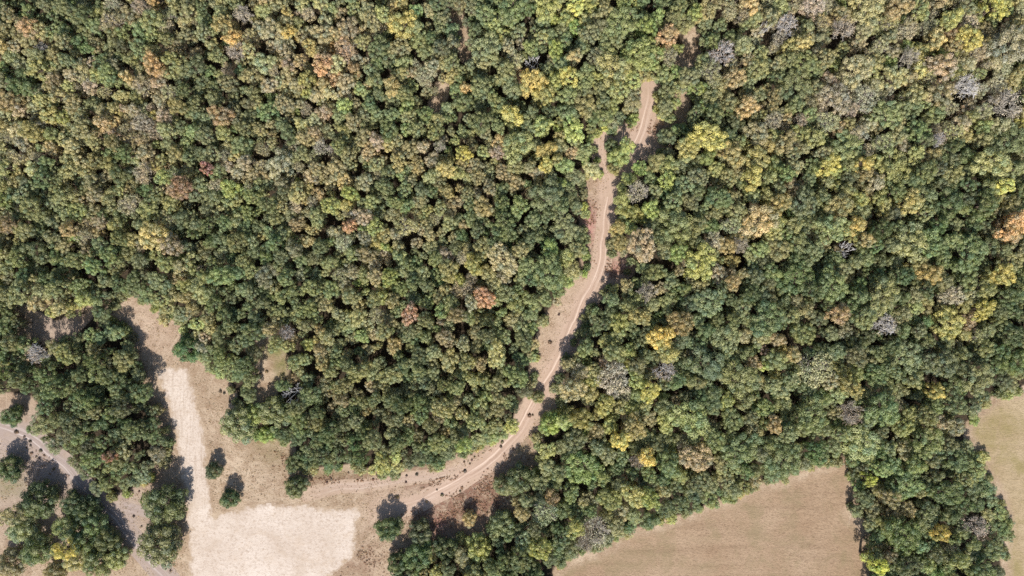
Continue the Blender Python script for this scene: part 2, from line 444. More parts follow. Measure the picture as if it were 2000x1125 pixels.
def ribbon(name, pts, half, mat, lift, label, wobble=0.35):
    c = spline(pts, 4.0); x, y = uv2xy(c[:, 0], c[:, 1])
    vn = VNoise(5, 6.0)
    t = np.column_stack([np.gradient(x), np.gradient(y)]); t /= np.linalg.norm(t, axis=1)[:, None]
    nrm = np.column_stack([t[:, 1], -t[:, 0]])
    k = (vn(x, y) - 0.5) * 2 * wobble
    x = x + nrm[:, 0] * k; y = y + nrm[:, 1] * k
    lanes = np.linspace(-half, half, 13)
    PX = x[:, None] + nrm[:, 0:1] * lanes; PY = y[:, None] + nrm[:, 1:2] * lanes
    n, m = PX.shape
    i = np.arange(n * m).reshape(n, m)
    q = np.stack([i[:-1, :-1], i[:-1, 1:], i[1:, 1:], i[1:, :-1]], -1).reshape(-1)
    s = np.arange(n)[:, None] + 0 * lanes
    tail = np.clip(np.minimum(s, n - 1 - s) / 22.0, 0, 1)
    Z = terrain(PX, PY) + lift
    me = mesh_from(name, np.column_stack([PX.ravel(), PY.ravel(), Z.ravel()]), q, np.full(len(q) // 4, 4), mat,
        {'across': ('POINT', (0 * PX + lanes).ravel()), 'tail': ('POINT', tail.ravel()), 'along': ('POINT', (s * 0.64).ravel())}, smooth=True)
    o = link(name, me); o['kind'] = 'structure'; o['label'] = label
ribbon('dirt_track', TRACK, 3.1, MAT['track'], 0.016, 'pale dirt track with wheel ruts curving through the wood')
ribbon('dirt_track', SPUR, 2.6, MAT['track'], 0.020, 'short spur of the dirt track going up to the left')
ribbon('footpath', VERGE, 2.2, MAT['verge'], 0.012, 'faint path along the foot of the wood above the straw field')
ribbon('dirt_lane', LANE, 3.6, MAT['lane'], 0.012, 'greyish rutted lane in the lower left corner')
ribbon('footpath', TWIG, 1.6, MAT['lane'], 0.016, 'thin pale path leaving the greyish lane to the right')

# ------------------------------------------------------------------ trees
def tubes(segs, sides=6):
    """segs: (p0, p1, r0, r1) -> verts, loops, sizes"""
    n = len(segs)
    p0 = np.array([s[0] for s in segs], float); p1 = np.array([s[1] for s in segs], float)
    r0 = np.array([s[2] for s in segs]); r1 = np.array([s[3] for s in segs])
    d = p1 - p0; d /= np.linalg.norm(d, axis=1)[:, None] + 1e-9
    ref = np.where(np.abs(d[:, 2:3]) < 0.9, np.array([[0, 0, 1.0]]), np.array([[1.0, 0, 0]]))
    a = np.cross(d, ref); a /= np.linalg.norm(a, axis=1)[:, None]
    b = np.cross(d, a)
    th = np.arange(sides) * 2 * math.pi / sides
    ring = np.cos(th)[None, :, None] * a[:, None, :] + np.sin(th)[None, :, None] * b[:, None, :]
    V = np.concatenate([p0[:, None] + ring * r0[:, None, None], p1[:, None] + ring * r1[:, None, None]], 1)  # n, 2s, 3
    k = np.arange(sides); k2 = (k + 1) % sides
    f = np.stack([k, k2, k2 + sides, k + sides], -1).reshape(-1)
    F = (f[None] + (np.arange(n) * 2 * sides)[:, None]).reshape(-1)
    return V.reshape(-1, 3), F, np.full(n * sides, 4)

def unit(r, n):
    d = r.normal(size=(n, 3)); return d / np.linalg.norm(d, axis=1)[:, None]

def crown_data(seed, R, H, depth=0.55, leaf=0.34, lobe=0.95, dens=1.0, rough=0.55, low=6, lowz=0.42, dome=1.0, fill=1.0):
    """crown of many leafy boughs standing apart at uneven heights, each a shell of small leaf faces. returns mesh arrays + bough centres"""
    r = np.random.default_rng(seed)
    zt = H - lobe * .8
    ph = r.uniform(0, 6.28, 3)
    edge = lambda a: R * (.84 + .13 * math.sin(2 * a + ph[0]) + .10 * math.sin(3 * a + ph[1]) + .07 * math.sin(5 * a + ph[2]))
    L = []
    for tier, (sp, zoff) in enumerate(((1.22, 0.0), (1.35, -1.5))):
        pts = []
        for _ in range(900):
            a = r.uniform(0, 6.28); rad = edge(a) * math.sqrt(r.random()) * (1.0 if tier == 0 else 1.04)
            q = np.array([math.cos(a) * rad, math.sin(a) * rad])
            if any(np.hypot(*(q - o)) < lobe * sp for o in pts): continue
            pts.append(q)
        for q in pts:
            e = min(1.0, np.hypot(*q) / R)
            z = zt - R * depth * dome * e * e + r.normal() * rough * lobe + zoff * lobe
            L.append((np.array([q[0], q[1], z]), lobe * r.uniform(.62, 1.12) * (1.0 if tier == 0 else .85)))
    for k in range(low):
        a = k * 2 * math.pi / low + r.normal() * .25; rad = R * r.uniform(.45, .75)
        L.append((np.array([math.cos(a) * rad, math.sin(a) * rad, lowz * H * r.uniform(.8, 1.25)]), R * r.uniform(.28, .40)))
    C = np.array([c for c, _ in L]); RR = np.array([q for _, q in L])
    cnt = np.maximum(12, (175 * dens * fill * RR ** 2 * (.34 / leaf) ** 2).astype(int))
    idx = np.repeat(np.arange(len(L)), cnt); N = len(idx)
    d = unit(r, N); d[:, 2] = np.where(d[:, 2] < -0.4, -d[:, 2], d[:, 2])
    # each bough is itself knobbly
    k1 = unit(r, len(L)) * 3.1; k2 = unit(r, len(L)) * 5.3
    kn = 1 + .13 * np.sin((d * k1[idx]).sum(1) * 1.7 + idx) + .10 * np.sin((d * k2[idx]).sum(1) * 1.6 + 2 * idx)
    pos = C[idx] + d * (RR[idx] * kn * r.uniform(.74, 1.08, N))[:, None] * np.array([1, 1, .9])
    nrm = d + unit(r, N) * .48 + np.array([0, 0, .1]); nrm /= np.linalg.norm(nrm, axis=1)[:, None]
    t = np.cross(nrm, unit(r, N)); t /= np.linalg.norm(t, axis=1)[:, None] + 1e-9
    b = np.cross(nrm, t)
    sz = leaf * .5 * r.uniform(.6, 1.3, N)
    asp = r.uniform(.55, .9, N)
    T_ = t * sz[:, None]; B_ = b * (sz * asp)[:, None]
    bend = nrm * (sz * .25)[:, None]
    V = np.stack([pos - T_, pos - B_ * .9 + bend, pos + T_, pos + B_ * .9 + bend], 1).reshape(-1, 3)
    return V, N, r.random(len(L))[idx], r.random(N), L[::2], H - R * .6

def crown_mesh(name, seed, R, H, mat, **kw):
    V, N, cv, lf, L, zc = crown_data(seed, R, H, **kw)
    me = mesh_from(name, V, np.arange(4 * N), np.full(N, 4), mat, {'clump': ('FACE', cv), 'leaf': ('FACE', lf)})
    return me, L, zc

def trunk_mesh(name, seed, R, H, L, zc, mat):
    r = np.random.default_rng(seed + 900)
    r0 = 0.035 * H
    segs = [((0, 0, -0.4), (0, 0, 0.5), r0 * 1.5, r0 * 1.1)]
    p = np.array([0, 0, .5]); top = np.array([r.normal() * .2, r.normal() * .2, zc - R * .15])
    n = 4; prev = p; pr = r0 * 1.1
    for k in range(1, n + 1):
        q = p + (top - p) * k / n + np.array([r.normal() * .08, r.normal() * .08, 0]) * (k < n)
        rr = r0 * (1.1 - .5 * k / n)
        segs.append((prev, q, pr, rr)); prev, pr = q, rr
    for c, lr in L:
        a = p + (top - p) * r.uniform(.55, 1.0)
        m = a * .45 + c * .55 + np.array([0, 0, -.12 * R])
        segs.append((a, m, pr * .62, pr * .42)); segs.append((m, c, pr * .42, pr * .2))
        for _ in range(3):
            e = c + unit(r, 1)[0] * lr * .8
            segs.append((c, e, pr * .2, .03))
    V, F, Z = tubes(segs, 6)
    return mesh_from(name, V, F, Z, mat, smooth=True)

def branch_data(seed, R, H, levels=5, start=0.12, kids=(3, 4), flat=0.55):
    """leafless tree: limbs fork again and again down to twigs"""
    r = np.random.default_rng(seed)
    trunk, limbs = [], []
    base = np.array([0, 0, -.4]); fork = np.array([r.normal() * .15, r.normal() * .15, H * .38])
    trunk.append((base, (base + fork) / 2, start * 1.7, start * 1.3)); trunk.append(((base + fork) / 2, fork, start * 1.3, start))
    def grow(p, d, ln, rad, lv):
        q = p + d * ln
        bendp = (p + q) / 2 + unit(r, 1)[0] * ln * .07
        limbs.append((p, bendp, rad, rad * .82)); limbs.append((bendp, q, rad * .82, rad * .62))
        if lv == 0: return
        for k in range(int(r.integers(kids[0], kids[1] + 1))):
            nd = d + unit(r, 1)[0] * .85 + np.array([0, 0, .18]); nd /= np.linalg.norm(nd)
            o = p + (q - p) * r.uniform(.45, 1.0)
            grow(o, nd, ln * r.uniform(.55, .78), max(.03, rad * .6), lv - 1)
    n0 = 6
    for k in range(n0):
        a = k * 2 * math.pi / n0 + r.normal() * .3
        d = np.array([math.cos(a) * flat * 1.5, math.sin(a) * flat * 1.5, r.uniform(.5, 1.2)]); d /= np.linalg.norm(d)
        grow(fork + np.array([0, 0, r.uniform(-.1, .3) * H * .2]), d, R * .5, start * .62, levels - 1)
    P = np.array([s[1] for s in limbs])
    k = R / max(1e-3, np.percentile(np.hypot(P[:, 0], P[:, 1]), 97))
    kz = (H - fork[2]) / max(1e-3, P[:, 2].max() - fork[2])
    sc = lambda q: np.array([q[0] * k, q[1] * k, fork[2] + (q[2] - fork[2]) * kz])
    return trunk, [(sc(a), sc(b), x, y) for a, b, x, y in limbs]

# prototypes: (radius, height, crown mesh, trunk mesh)
PROTO = {}
def proto(key, seed, R, H, mat='leaf', **kw):
    me, L, zc = crown_mesh('crown', seed, R, H, MAT[mat], **kw)
    tr = trunk_mesh('trunk', seed, R, H, L, zc, MAT['bark'])
    PROTO.setdefault(key, []).append((R, H, me, tr, None))
for s in range(14):
    proto('big', 100 + s, 4.2, 12.4 + (s % 3) * .5, lobe=(.95, 1.1, .82)[s % 3], rough=(.6, .5, .75)[s % 3], depth=.42)
for s in range(10):
    proto('mid', 220 + s, 2.9, 11.0 + (s % 3) * .6, lobe=(.88, 1.0, .75)[s % 3], rough=.65, depth=.55, low=5)
for s in range(4):
    proto('small', 300 + s, 2.0, 9.0 + (s % 2) * .8, lobe=.75, rough=.55, depth=.7, low=4)
for s in range(4):
    proto('lone', 400 + s, 3.7, 7.4, lobe=1.12, rough=.22, depth=.9, low=9, lowz=.30, dens=1.25)
for s in range(3):
    proto('shrub', 500 + s, 1.5, 2.2, lobe=.5, leaf=.28, rough=.35, depth=.6, low=4, lowz=.3)
for s in range(4):
    # thinning crowns: sparse leaves over bare twigs
    R, H = 3.9, 11.8
    me, L, zc = crown_mesh('crown', 600 + s, R, H, MAT['needle'], lobe=.8, leaf=.30, dens=.42, rough=.6, depth=.45)
    tk, lb = branch_data(650 + s, R * .97, H * .99, 4, .12, (3, 4))
    V, F, Z = tubes(tk, 6); V2, F2, Z2 = tubes(lb, 3)
    tr = mesh_from('trunk', V, F, Z, MAT['bark'], smooth=True)
    br = mesh_from('branches', V2, F2, Z2, MAT['dead'])
    PROTO.setdefault('thin', []).append((R, H, me, tr, br))
for s in range(4):
    R, H = 3.6, 10.6
    tk, lb = branch_data(700 + s, R, H, 5, .13, (3, 4))
    V, F, Z = tubes(tk, 6); V2, F2, Z2 = tubes(lb, 3)
    m = MAT['white'] if s == 3 else MAT['dead']
    tw, _, _ = crown_mesh('crown', 740 + s, R * .95, H, MAT['twig'], lobe=.8, leaf=.22, dens=.10, rough=.6, depth=.5, low=0)
    PROTO.setdefault('bare', []).append((R, H, tw, mesh_from('trunk', V, F, Z, m, smooth=True), mesh_from('branches', V2, F2, Z2, m)))
tk, lb = branch_data(720, 3.4, 10.6, 4, .17, (2, 3))
V, F, Z = tubes(tk, 6); V2, F2, Z2 = tubes(lb, 4)
PROTO['snag'] = [(3.4, 10.6, None, mesh_from('trunk', V, F, Z, MAT['white'], smooth=True), mesh_from('branches', V2, F2, Z2, MAT['white']))]

PAL = {   # leaf reflectance and the everyday word for it
    'deep':   ((0.122, 0.163, 0.085), 'deep green'),
    'dark':   ((0.172, 0.213, 0.117), 'dark green'),
    'green':  ((0.242, 0.279, 0.150), 'green'),
    'fresh':  ((0.311, 0.361, 0.153), 'fresh green'),
    'blue':   ((0.232, 0.273, 0.166), 'bluish green'),
    'olive':  ((0.313, 0.322, 0.186), 'olive'),
    'lime':   ((0.368, 0.380, 0.179), 'yellow green'),
    'khaki':  ((0.375, 0.353, 0.218), 'khaki'),
    'tan':    ((0.411, 0.373, 0.283), 'tan'),
    'ochre':  ((0.457, 0.401, 0.220), 'ochre'),
    'yellow': ((0.545, 0.500, 0.205), 'yellow'),
    'orange': ((0.520, 0.395, 0.255), 'orange'),
    'rust':   ((0.400, 0.298, 0.205), 'rust brown'),
    'red':    ((0.400, 0.235, 0.205), 'dull red'),
    'grey':   ((0.400, 0.350, 0.262), 'grey'),
    'weed':   ((0.120, 0.085, 0.058), 'dark brown'),
}
def jit(c, r, k=0.12):
    b = 1 + r.normal() * k
    return tuple(float(max(.01, q * b * (1 + r.normal() * k * .5))) for q in c)

COUNT = {}
def plant_tree(name, key, u, v, rpx, pal, r, which=None, top=None):
    """stand one tree so that its crown shows at photograph pixel (u, v)"""
    P = PROTO[key]
    R, H, cm, tm, bm = P[int(r.integers(len(P))) if which is None else which % len(P)]
    zc = H - R * .6
    s = rpx * M * (CAM_H - zc) / CAM_H / R
    sz = s ** (.75 if key in ('lone', 'shrub') else .5)
    if top: sz = top / H
    zc *= sz
    ax, ay = uv2xy(u, v); k = (CAM_H - zc) / CAM_H
    x, y = float(ax * k), float(ay * k)
    e = bpy.data.objects.new(name, None); COL.objects.link(e)
    e.empty_display_size = .5
    e.location = (x, y, float(terrain(x, y)))
    e.rotation_euler = (0, 0, float(r.uniform(0, 6.28)))
    an = float(r.uniform(.88, 1.14)) if key in ('big', 'mid', 'thin') else 1.0
    e.scale = (s * an, s / an, sz)
    tint = jit(PAL[pal][0], r)
    for nm, me in (('trunk', tm), ('crown', cm), ('branches', bm)):
        if me is None: continue
        c = link(nm, me, e)
        if nm == 'crown':
            c['tint'] = tint
    return e

TREES = []     # dicts: obj, u, v, r, pal, kind
def add(name, key, u, v, rpx, pal, group, label=None, **kw):
    o = plant_tree(name, key, u, v, rpx, pal, rng, **kw)
    o['category'] = 'shrub' if name == 'shrub' else 'tree'
    o['group'] = group
    TREES.append(dict(o=o, u=u, v=v, r=rpx, pal=pal, name=name, label=label, key=key))
    return o

# ---- trees that stand out: (u, v, radius px, colour, label, short landmark phrase or None)
YELLOW = [
 (786,47,27,'yellow','bright yellow crown standing alone in the olive wood near the top edge','the lone bright yellow crown'),
 (1068,292,17,'yellow','narrow yellow crown beside the spur of the dirt track',None),
 (1066,322,15,'yellow','small yellow crown just below the narrow yellow one by the spur',None),
 (1040,160,27,'yellow','broad yellow crown between the bare white snag and the track head','the broad yellow crown'),
 (1062,185,22,'lime','yellow green crown touching the broad yellow crown on its lower right',None),
 (1112,150,20,'yellow','mid sized yellow crown right of the broad yellow crown near the track head',None),
 (1068,10,26,'lime','yellow green crown cut by the top edge above the white snag',None),
 (1125,5,20,'yellow','yellow crown cut by the top edge beside the yellow green one',None),
 (905,300,16,'yellow','small lemon yellow crown in the wood left of the track spur','the small lemon crown'),
 (1000,225,20,'yellow','yellow crown below left of the broad yellow crown',None),
 (1060,245,20,'lime','yellow green crown above the narrow yellow crown by the spur',None),
 (765,168,17,'lime','round dull yellow green crown amid olive trees below the lone bright yellow crown',None),
 (970,692,23,'ochre','round ochre crown in dark green wood left of the lower track','the round ochre crown'),
 (1380,268,34,'yellow','large yellow crown right of the shadowed track head','the large yellow crown'),
 (1345,290,22,'lime','yellow green crown touching the large yellow crown on the left',None),
 (1430,300,24,'ochre','ochre crown touching the large yellow crown on the right',None),
 (1460,208,22,'ochre','golden ochre crown above right of the large yellow crown',None),
 (1436,152,22,'ochre','ochre crown over the golden one, above the large yellow crown',None),
 (1620,325,22,'yellow','yellow crown in dark green wood far right of the large yellow crown','the yellow crown in dark green'),
 (1690,318,14,'yellow','small yellow crown just right of the yellow one in dark green wood',None),
 (1592,268,20,'lime','yellow green crown above the yellow one in dark green wood',None),
 (1470,348,20,'yellow','yellow crown below right of the large yellow crown',None),
 (1675,440,17,'yellow','yellow crown above the white snag in the right hand wood',None),
 (1695,468,14,'ochre','small ochre crown touching the yellow crown above the white snag',None),
 (1893,75,24,'yellow','golden yellow crown in the tan thicket near the upper right corner','the golden crown near the corner'),
 (1945,12,24,'yellow','yellow crown cut by the top edge near the upper right corner',None),
 (1860,35,20,'lime','yellow green crown between the two yellow crowns near the upper right corner',None),
 (1960,535,24,'yellow','yellow crown near the right edge at mid height','the yellow crown by the right edge'),
 (1925,565,20,'lime','yellow green crown just left of the yellow crown by the right edge',None),
 (1820,535,22,'ochre','ochre crown in the green wood left of the yellow crown by the right edge',None),
 (1925,605,20,'yellow','yellow crown below the yellow crown by the right edge',None),
 (1780,395,24,'ochre','ochre crown in the green wood halfway up the right side',None),
 (1965,362,18,'yellow','yellow crown close to the right edge above the amber crown',None),
 (1290,660,25,'yellow','yellow crown between tan trees right of the middle track','the yellow crown among tan trees'),
 (1330,630,25,'ochre','ochre crown above right of the yellow crown among tan trees',None),
 (1270,765,20,'yellow','yellow crown left of a dead purple grey crown',None),
 (1305,690,20,'lime','yellow green crown just below the yellow crown among tan trees',None),
 (1240,835,26,'ochre','ochre crown in the wood right of the lower track bend','the ochre crown right of the bend'),
 (1215,860,20,'yellow','yellow crown touching the ochre crown right of the bend',None),
 (1265,895,18,'yellow','small yellow crown below the ochre crown right of the bend',None),
 (1240,968,24,'ochre','ochre crown above the upper left end of the brown field',None),
 (1270,975,22,'lime','yellow green crown beside the ochre one above the brown field',None),
 (1125,1035,18,'lime','bright yellow green crown left of the large leafless grey tree',None),
 (1055,1075,22,'lime','yellow green crown near the bottom edge left of the brown field',None),
 (1830,765,16,'yellow','yellow crown left of the meadow corner',None),
 (1835,1040,17,'yellow','yellow crown in the copse between the two fields','the yellow crown in the copse'),
 (1715,1105,18,'yellow','yellow crown at the bottom edge beside the brown field',None),
 (1870,1095,18,'lime','yellow green crown at the bottom edge of the copse',None),
 (1700,938,11,'yellow','little yellow crown at the upper left tip of the copse',None),
 (120,1076,17,'yellow','yellow crown among dark trees beside the rutted lane','the yellow crown by the lane'),
 (905,872,15,'lime','yellow green bush shaped crown at the wood edge above the lower track',None),
 (1000,835,15,'lime','yellow green crown at the wood edge where the track bends',None),
 (1226,284,15,'lime','yellow green crown between track and spur, upper right of the fresh green one',None),
 (430,225,22,'ochre','golden ochre crown in the upper left wood','the golden ochre crown'),
 (440,50,22,'lime','yellow green crown near the top edge in the upper left wood',None),
 (455,75,16,'ochre','ochre crown below right of the yellow green one near the top edge',None),
 (132,445,14,'ochre','small ochre crown near the left edge at mid height',None),
 (870,330,18,'ochre','ochre crown left of the small lemon crown',None),
]
AUTUMN = [
 (630,125,21,'orange','vivid orange crown in the olive wood below the lone bright yellow crown','the vivid orange crown'),
 (583,117,11,'orange','small pale orange crown left of the vivid orange crown',None),
 (560,22,9,'orange','tiny orange crown near the top edge above the pale orange one',None),
 (195,236,15,'orange','small round orange crown in the upper left wood','the small round orange crown'),
 (247,150,12,'orange','small rust orange crown above right of the small round orange crown',None),
 (300,126,22,'orange','orange brown crown in the upper left wood','the orange brown crown'),
 (50,50,18,'rust','rust brown crown near the upper left corner','the rust crown near the corner'),
 (350,365,24,'rust','deep rust brown crown in the left wood','the deep rust crown'),
 (400,325,12,'red','small reddish crown above right of the deep rust crown',None),
 (300,460,30,'ochre','long tawny crown in the left wood below the deep rust crown','the long tawny crown'),
 (330,478,22,'tan','tan crown touching the long tawny crown',None),
 (530,60,22,'tan','pale tan crown in the top of the olive wood',None),
 (545,320,26,'tan','dusty tan crown in the middle of the left wood','the dusty tan crown'),
 (680,440,12,'orange','little orange crown in the middle of the left wood',None),
 (800,614,19,'orange','orange crown in the middle of the wood left of the track','the orange crown left of the track'),
 (945,582,22,'orange','pale orange crown left of the middle track','the pale orange crown'),
 (920,592,14,'tan','tan crown touching the pale orange crown',None),
 (905,672,14,'tan','small tan crown below the pale orange crown',None),
 (1305,68,20,'orange','round orange crown in green wood near the top of the track','the round orange crown'),
 (1122,108,14,'orange','small orange yellow crown above the broad yellow crown',None),
 (1756,14,24,'orange','orange crown cut by the top edge on the right','the orange crown at the top edge'),
 (1465,5,18,'orange','orange crown cut by the top edge near the middle right',None),
 (1570,85,16,'orange','orange crown in the tan thicket at the upper right',None),
 (1512,830,16,'orange','single bright orange crown in the dark lower right wood','the bright orange crown'),
 (1550,692,15,'orange','orange crown between green trees above the bright orange crown',None),
 (1640,612,20,'orange','orange tan crown in the right wood beside a grey tree','the orange tan crown'),
 (1432,552,16,'orange','orange brown crown in the wood right of the middle track','the orange brown crown right of the track'),
 (1980,445,28,'orange','amber crown at the right edge','the amber crown at the right edge'),
 (1830,75,18,'ochre','tawny crown left of the golden crown near the corner',None),
 (910,170,10,'orange','tiny orange crown on a green tree left of the upper track',None),
 (210,892,11,'red','small dull red crown in the dark wood left of the straw strip','the small dull red crown'),
 (1840,128,26,'tan','dusty tan crown below the golden crown near the corner',None),
 (620,645,9,'rust','tiny rust crown in a dark gap of the left wood',None),
 (16,1010,19,'tan','tan crown at the left edge among dark trees',None),
]
BARE = [
 (570,769,20,'snag','leafless white branched tree beside the small glade left of the wood','the white tree by the small glade'),
 (1040,120,18,'snag','leafless white snag in a dark gap near the top','the white snag near the top'),
 (1656,485,19,'snag','leafless white snag in the right hand wood','the white snag on the right'),
 (1495,55,12,'snag','small leafless white snag near the top edge',None),
 (75,87,10,'snag','small leafless white snag in the upper left corner wood',None),
 (1732,636,24,'bare','leafless grey crown in the right hand wood','the grey leafless crown'),
 (1662,808,24,'bare','leafless pale grey crown in the dark lower right wood','the pale grey leafless crown'),
 (1414,100,26,'bare','leafless grey crown in the tan thicket right of the upper track','the grey crown by the upper track'),
 (1163,1040,32,'bare','large leafless grey tree at the corner of the brown field','the large leafless grey tree'),
 (1148,1062,20,'bare','smaller leafless grey tree below the large one at the field corner',None),
 (1972,202,32,'bare','large leafless grey tree at the right edge near the top','the large grey tree at the right edge'),
 (1890,168,28,'bare','leafless grey tree left of the large grey one at the right edge',None),
 (1244,374,22,'bare','leafless grey crown right of the track junction','the grey crown by the junction'),
 (1905,1028,24,'bare','leafless grey tree on the right side of the copse','the grey tree of the copse'),
 (70,690,20,'bare','leafless grey crown in the dark wood near the left edge','the grey crown near the left edge'),
 (628,286,18,'bare','leafless grey crown in the middle of the left wood','the grey crown of the left wood'),
 (556,650,15,'bare','leafless grey crown above the small glade',None),
 (1300,722,24,'bare','leafless purple grey crown right of the middle track','the purple grey crown'),
 (460,98,20,'bare','leafless grey crown in the upper left wood','the grey crown of the upper left wood'),
 (475,30,18,'bare','leafless grey crown near the top edge in the upper left wood',None),
 (1650,55,22,'bare','leafless pale crown in the tan thicket at the upper right',None),
 (1540,45,22,'bare','leafless pale crown left of another one in the tan thicket',None),
 (1775,110,20,'bare','leafless grey crown in the tan thicket left of the golden crown',None),
 (1245,900,16,'bare','leafless grey crown in the wood right of the track bend',None),
 (1445,480,16,'bare','leafless grey crown in the wood right of the middle track',None),
 (1265,570,20,'bare','leafless grey crown among tan trees right of the middle track',None),
 (858,285,12,'bare','small leafless grey crown left of the small lemon crown',None),
 (1835,270,14,'bare','small leafless grey crown in the dark green right hand wood',None),
]
LONE = [
 (414,921,16,'dark','small round dark tree standing alone beside the straw strip','the small lone tree by the strip'),
 (446,976,18,'dark','round dark tree standing alone above the straw field','the lone tree above the straw field'),
 (757,1037,25,'dark','dark oval tree standing alone at the right end of the straw field','the lone oval tree'),
 (820,1043,24,'dark','dark tree on dry grass just right of the lone oval tree',None),
 (316,985,38,'dark','large dark tree between the rutted lane and the straw strip','the large dark tree by the strip'),
 (308,1066,40,'green','large dark green tree below the large dark one beside the lane',None),
 (572,908,17,'dark','dark tree at the wood corner above the straw field',None),
 (575,952,22,'green','dark green tree below the dark one on the upper rim of the straw field',None),
 (362,682,27,'dark','dark tree jutting into the glade at the top of the straw strip','the jutting tree at the strip'),
 (462,830,34,'blue','bluish green tree at the wood tip right of the straw strip',None),
 (487,812,22,'fresh','fresh green tree touching the bluish one at the wood tip',None),
 (533,805,30,'blue','bluish green tree below the small glade',None),
 (518,850,16,'fresh','fresh green low tree at the mouth of the small glade',None),
 (1052,778,12,'olive','small olive tree alone on the dirt track verge at the bend','the small tree on the track verge'),
 (1075,832,22,'fresh','fresh green tree at the wood edge below the track bend',None),
 (984,952,20,'blue','bluish tree on the rough grass below the dirt track',None),
 (1014,938,28,'dark','dark tree at the rim of the rough grass below the dirt track',None),
 (985,1028,26,'blue','bluish green tree at the lower end of the rough grass',None),
 (917,1016,15,'khaki','pale khaki shrub like tree on the rough grass below the dirt track',None),
 (936,1076,26,'lime','yellow green tree near the bottom edge below the rough grass',None),
 (815,1092,30,'dark','dark green tree at the bottom edge right of the lone oval tree',None),
 (775,1103,22,'dark','dark green tree at the bottom edge below the lone oval tree',None),
 (870,1078,24,'dark','dark tree near the bottom edge below the rough grass',None),
 (1147,520,8,'dark','tiny dark tree on the left rim of the dirt track','the tiny dark tree by the track'),
 (1306,264,18,'green','dark green tree in the shadow right of the track head',None),
 (1209,303,21,'fresh','fresh green tree standing between the dirt track and its spur','the tree between track and spur'),
 (1200,330,12,'lime','low yellow green tree at the fork of the dirt track',None),
 (1195,283,13,'green','dark green tree right beside the head of the spur',None),

 (13,917,27,'dark','dark tree cut by the left edge beside the lane',None),
 (67,982,37,'dark','large round dark tree left of the rutted lane','the round dark tree by the lane'),
 (36,1036,30,'blue','bluish grey tree below the round dark tree by the lane',None),
 (64,1078,33,'green','dark green tree near the bottom left corner',None),
 (14,1104,30,'olive','olive tree in the bottom left corner',None),
 (138,985,24,'dark','dark tree at the upper tip of the clump beside the lane',None),
 (167,1000,28,'dark','dark tree on the lane side of the clump',None),
 (126,1032,28,'green','dark green tree on the left side of the clump beside the lane',None),
 (178,1028,26,'green','dark green tree in the middle of the clump beside the lane',None),
 (160,1060,28,'dark','dark tree in the lower middle of the clump beside the lane',None),
 (206,1056,26,'dark','dark tree on the right side of the clump beside the lane',None),
 (145,1098,26,'olive','olive tree at the bottom edge of the clump beside the lane',None),
 (186,1102,30,'green','dark green tree at the bottom edge of the clump beside the lane',None),
 (224,1092,24,'olive','olive tree at the lower right corner of the clump beside the lane',None),
 (100,1120,22,'olive','olive tree cut by the bottom edge left of the clump',None),
 (20,815,20,'dark','dark tree in the grey gap at the left edge',None),
]
LONE = [(t[0], t[1], t[2] * (.9 if t[0] < 250 and t[1] > 900 else 1.0), {'dark': 'deep', 'green': 'dark'}.get(t[3], t[3])) + t[4:] for t in LONE if t[2] > 0]
LAND = []
hand = []
for t in YELLOW:
    add('yellow_tree', 'big' if t[2] > 21 else 'mid', *t[:4], 'yellowing trees of the wood', t[4], top=13.2); hand.append(t)
for t in AUTUMN:
    add('autumn_tree', 'big' if t[2] > 21 else ('mid' if t[2] > 12 else 'small'), *t[:4], 'autumn coloured trees of the wood', t[4], top=13.2); hand.append(t)
for t in BARE:
    add('bare_tree', t[3], t[0], t[1], t[2], 'grey', 'leafless trees of the wood', t[4], top=13.0); hand.append(t)
for t in LONE:
    add('field_tree', 'lone', *t[:4], 'trees on the open ground', t[4]); hand.append(t)
for t in hand:
    if t[5]: LAND.append((t[5], t[0], t[1]))

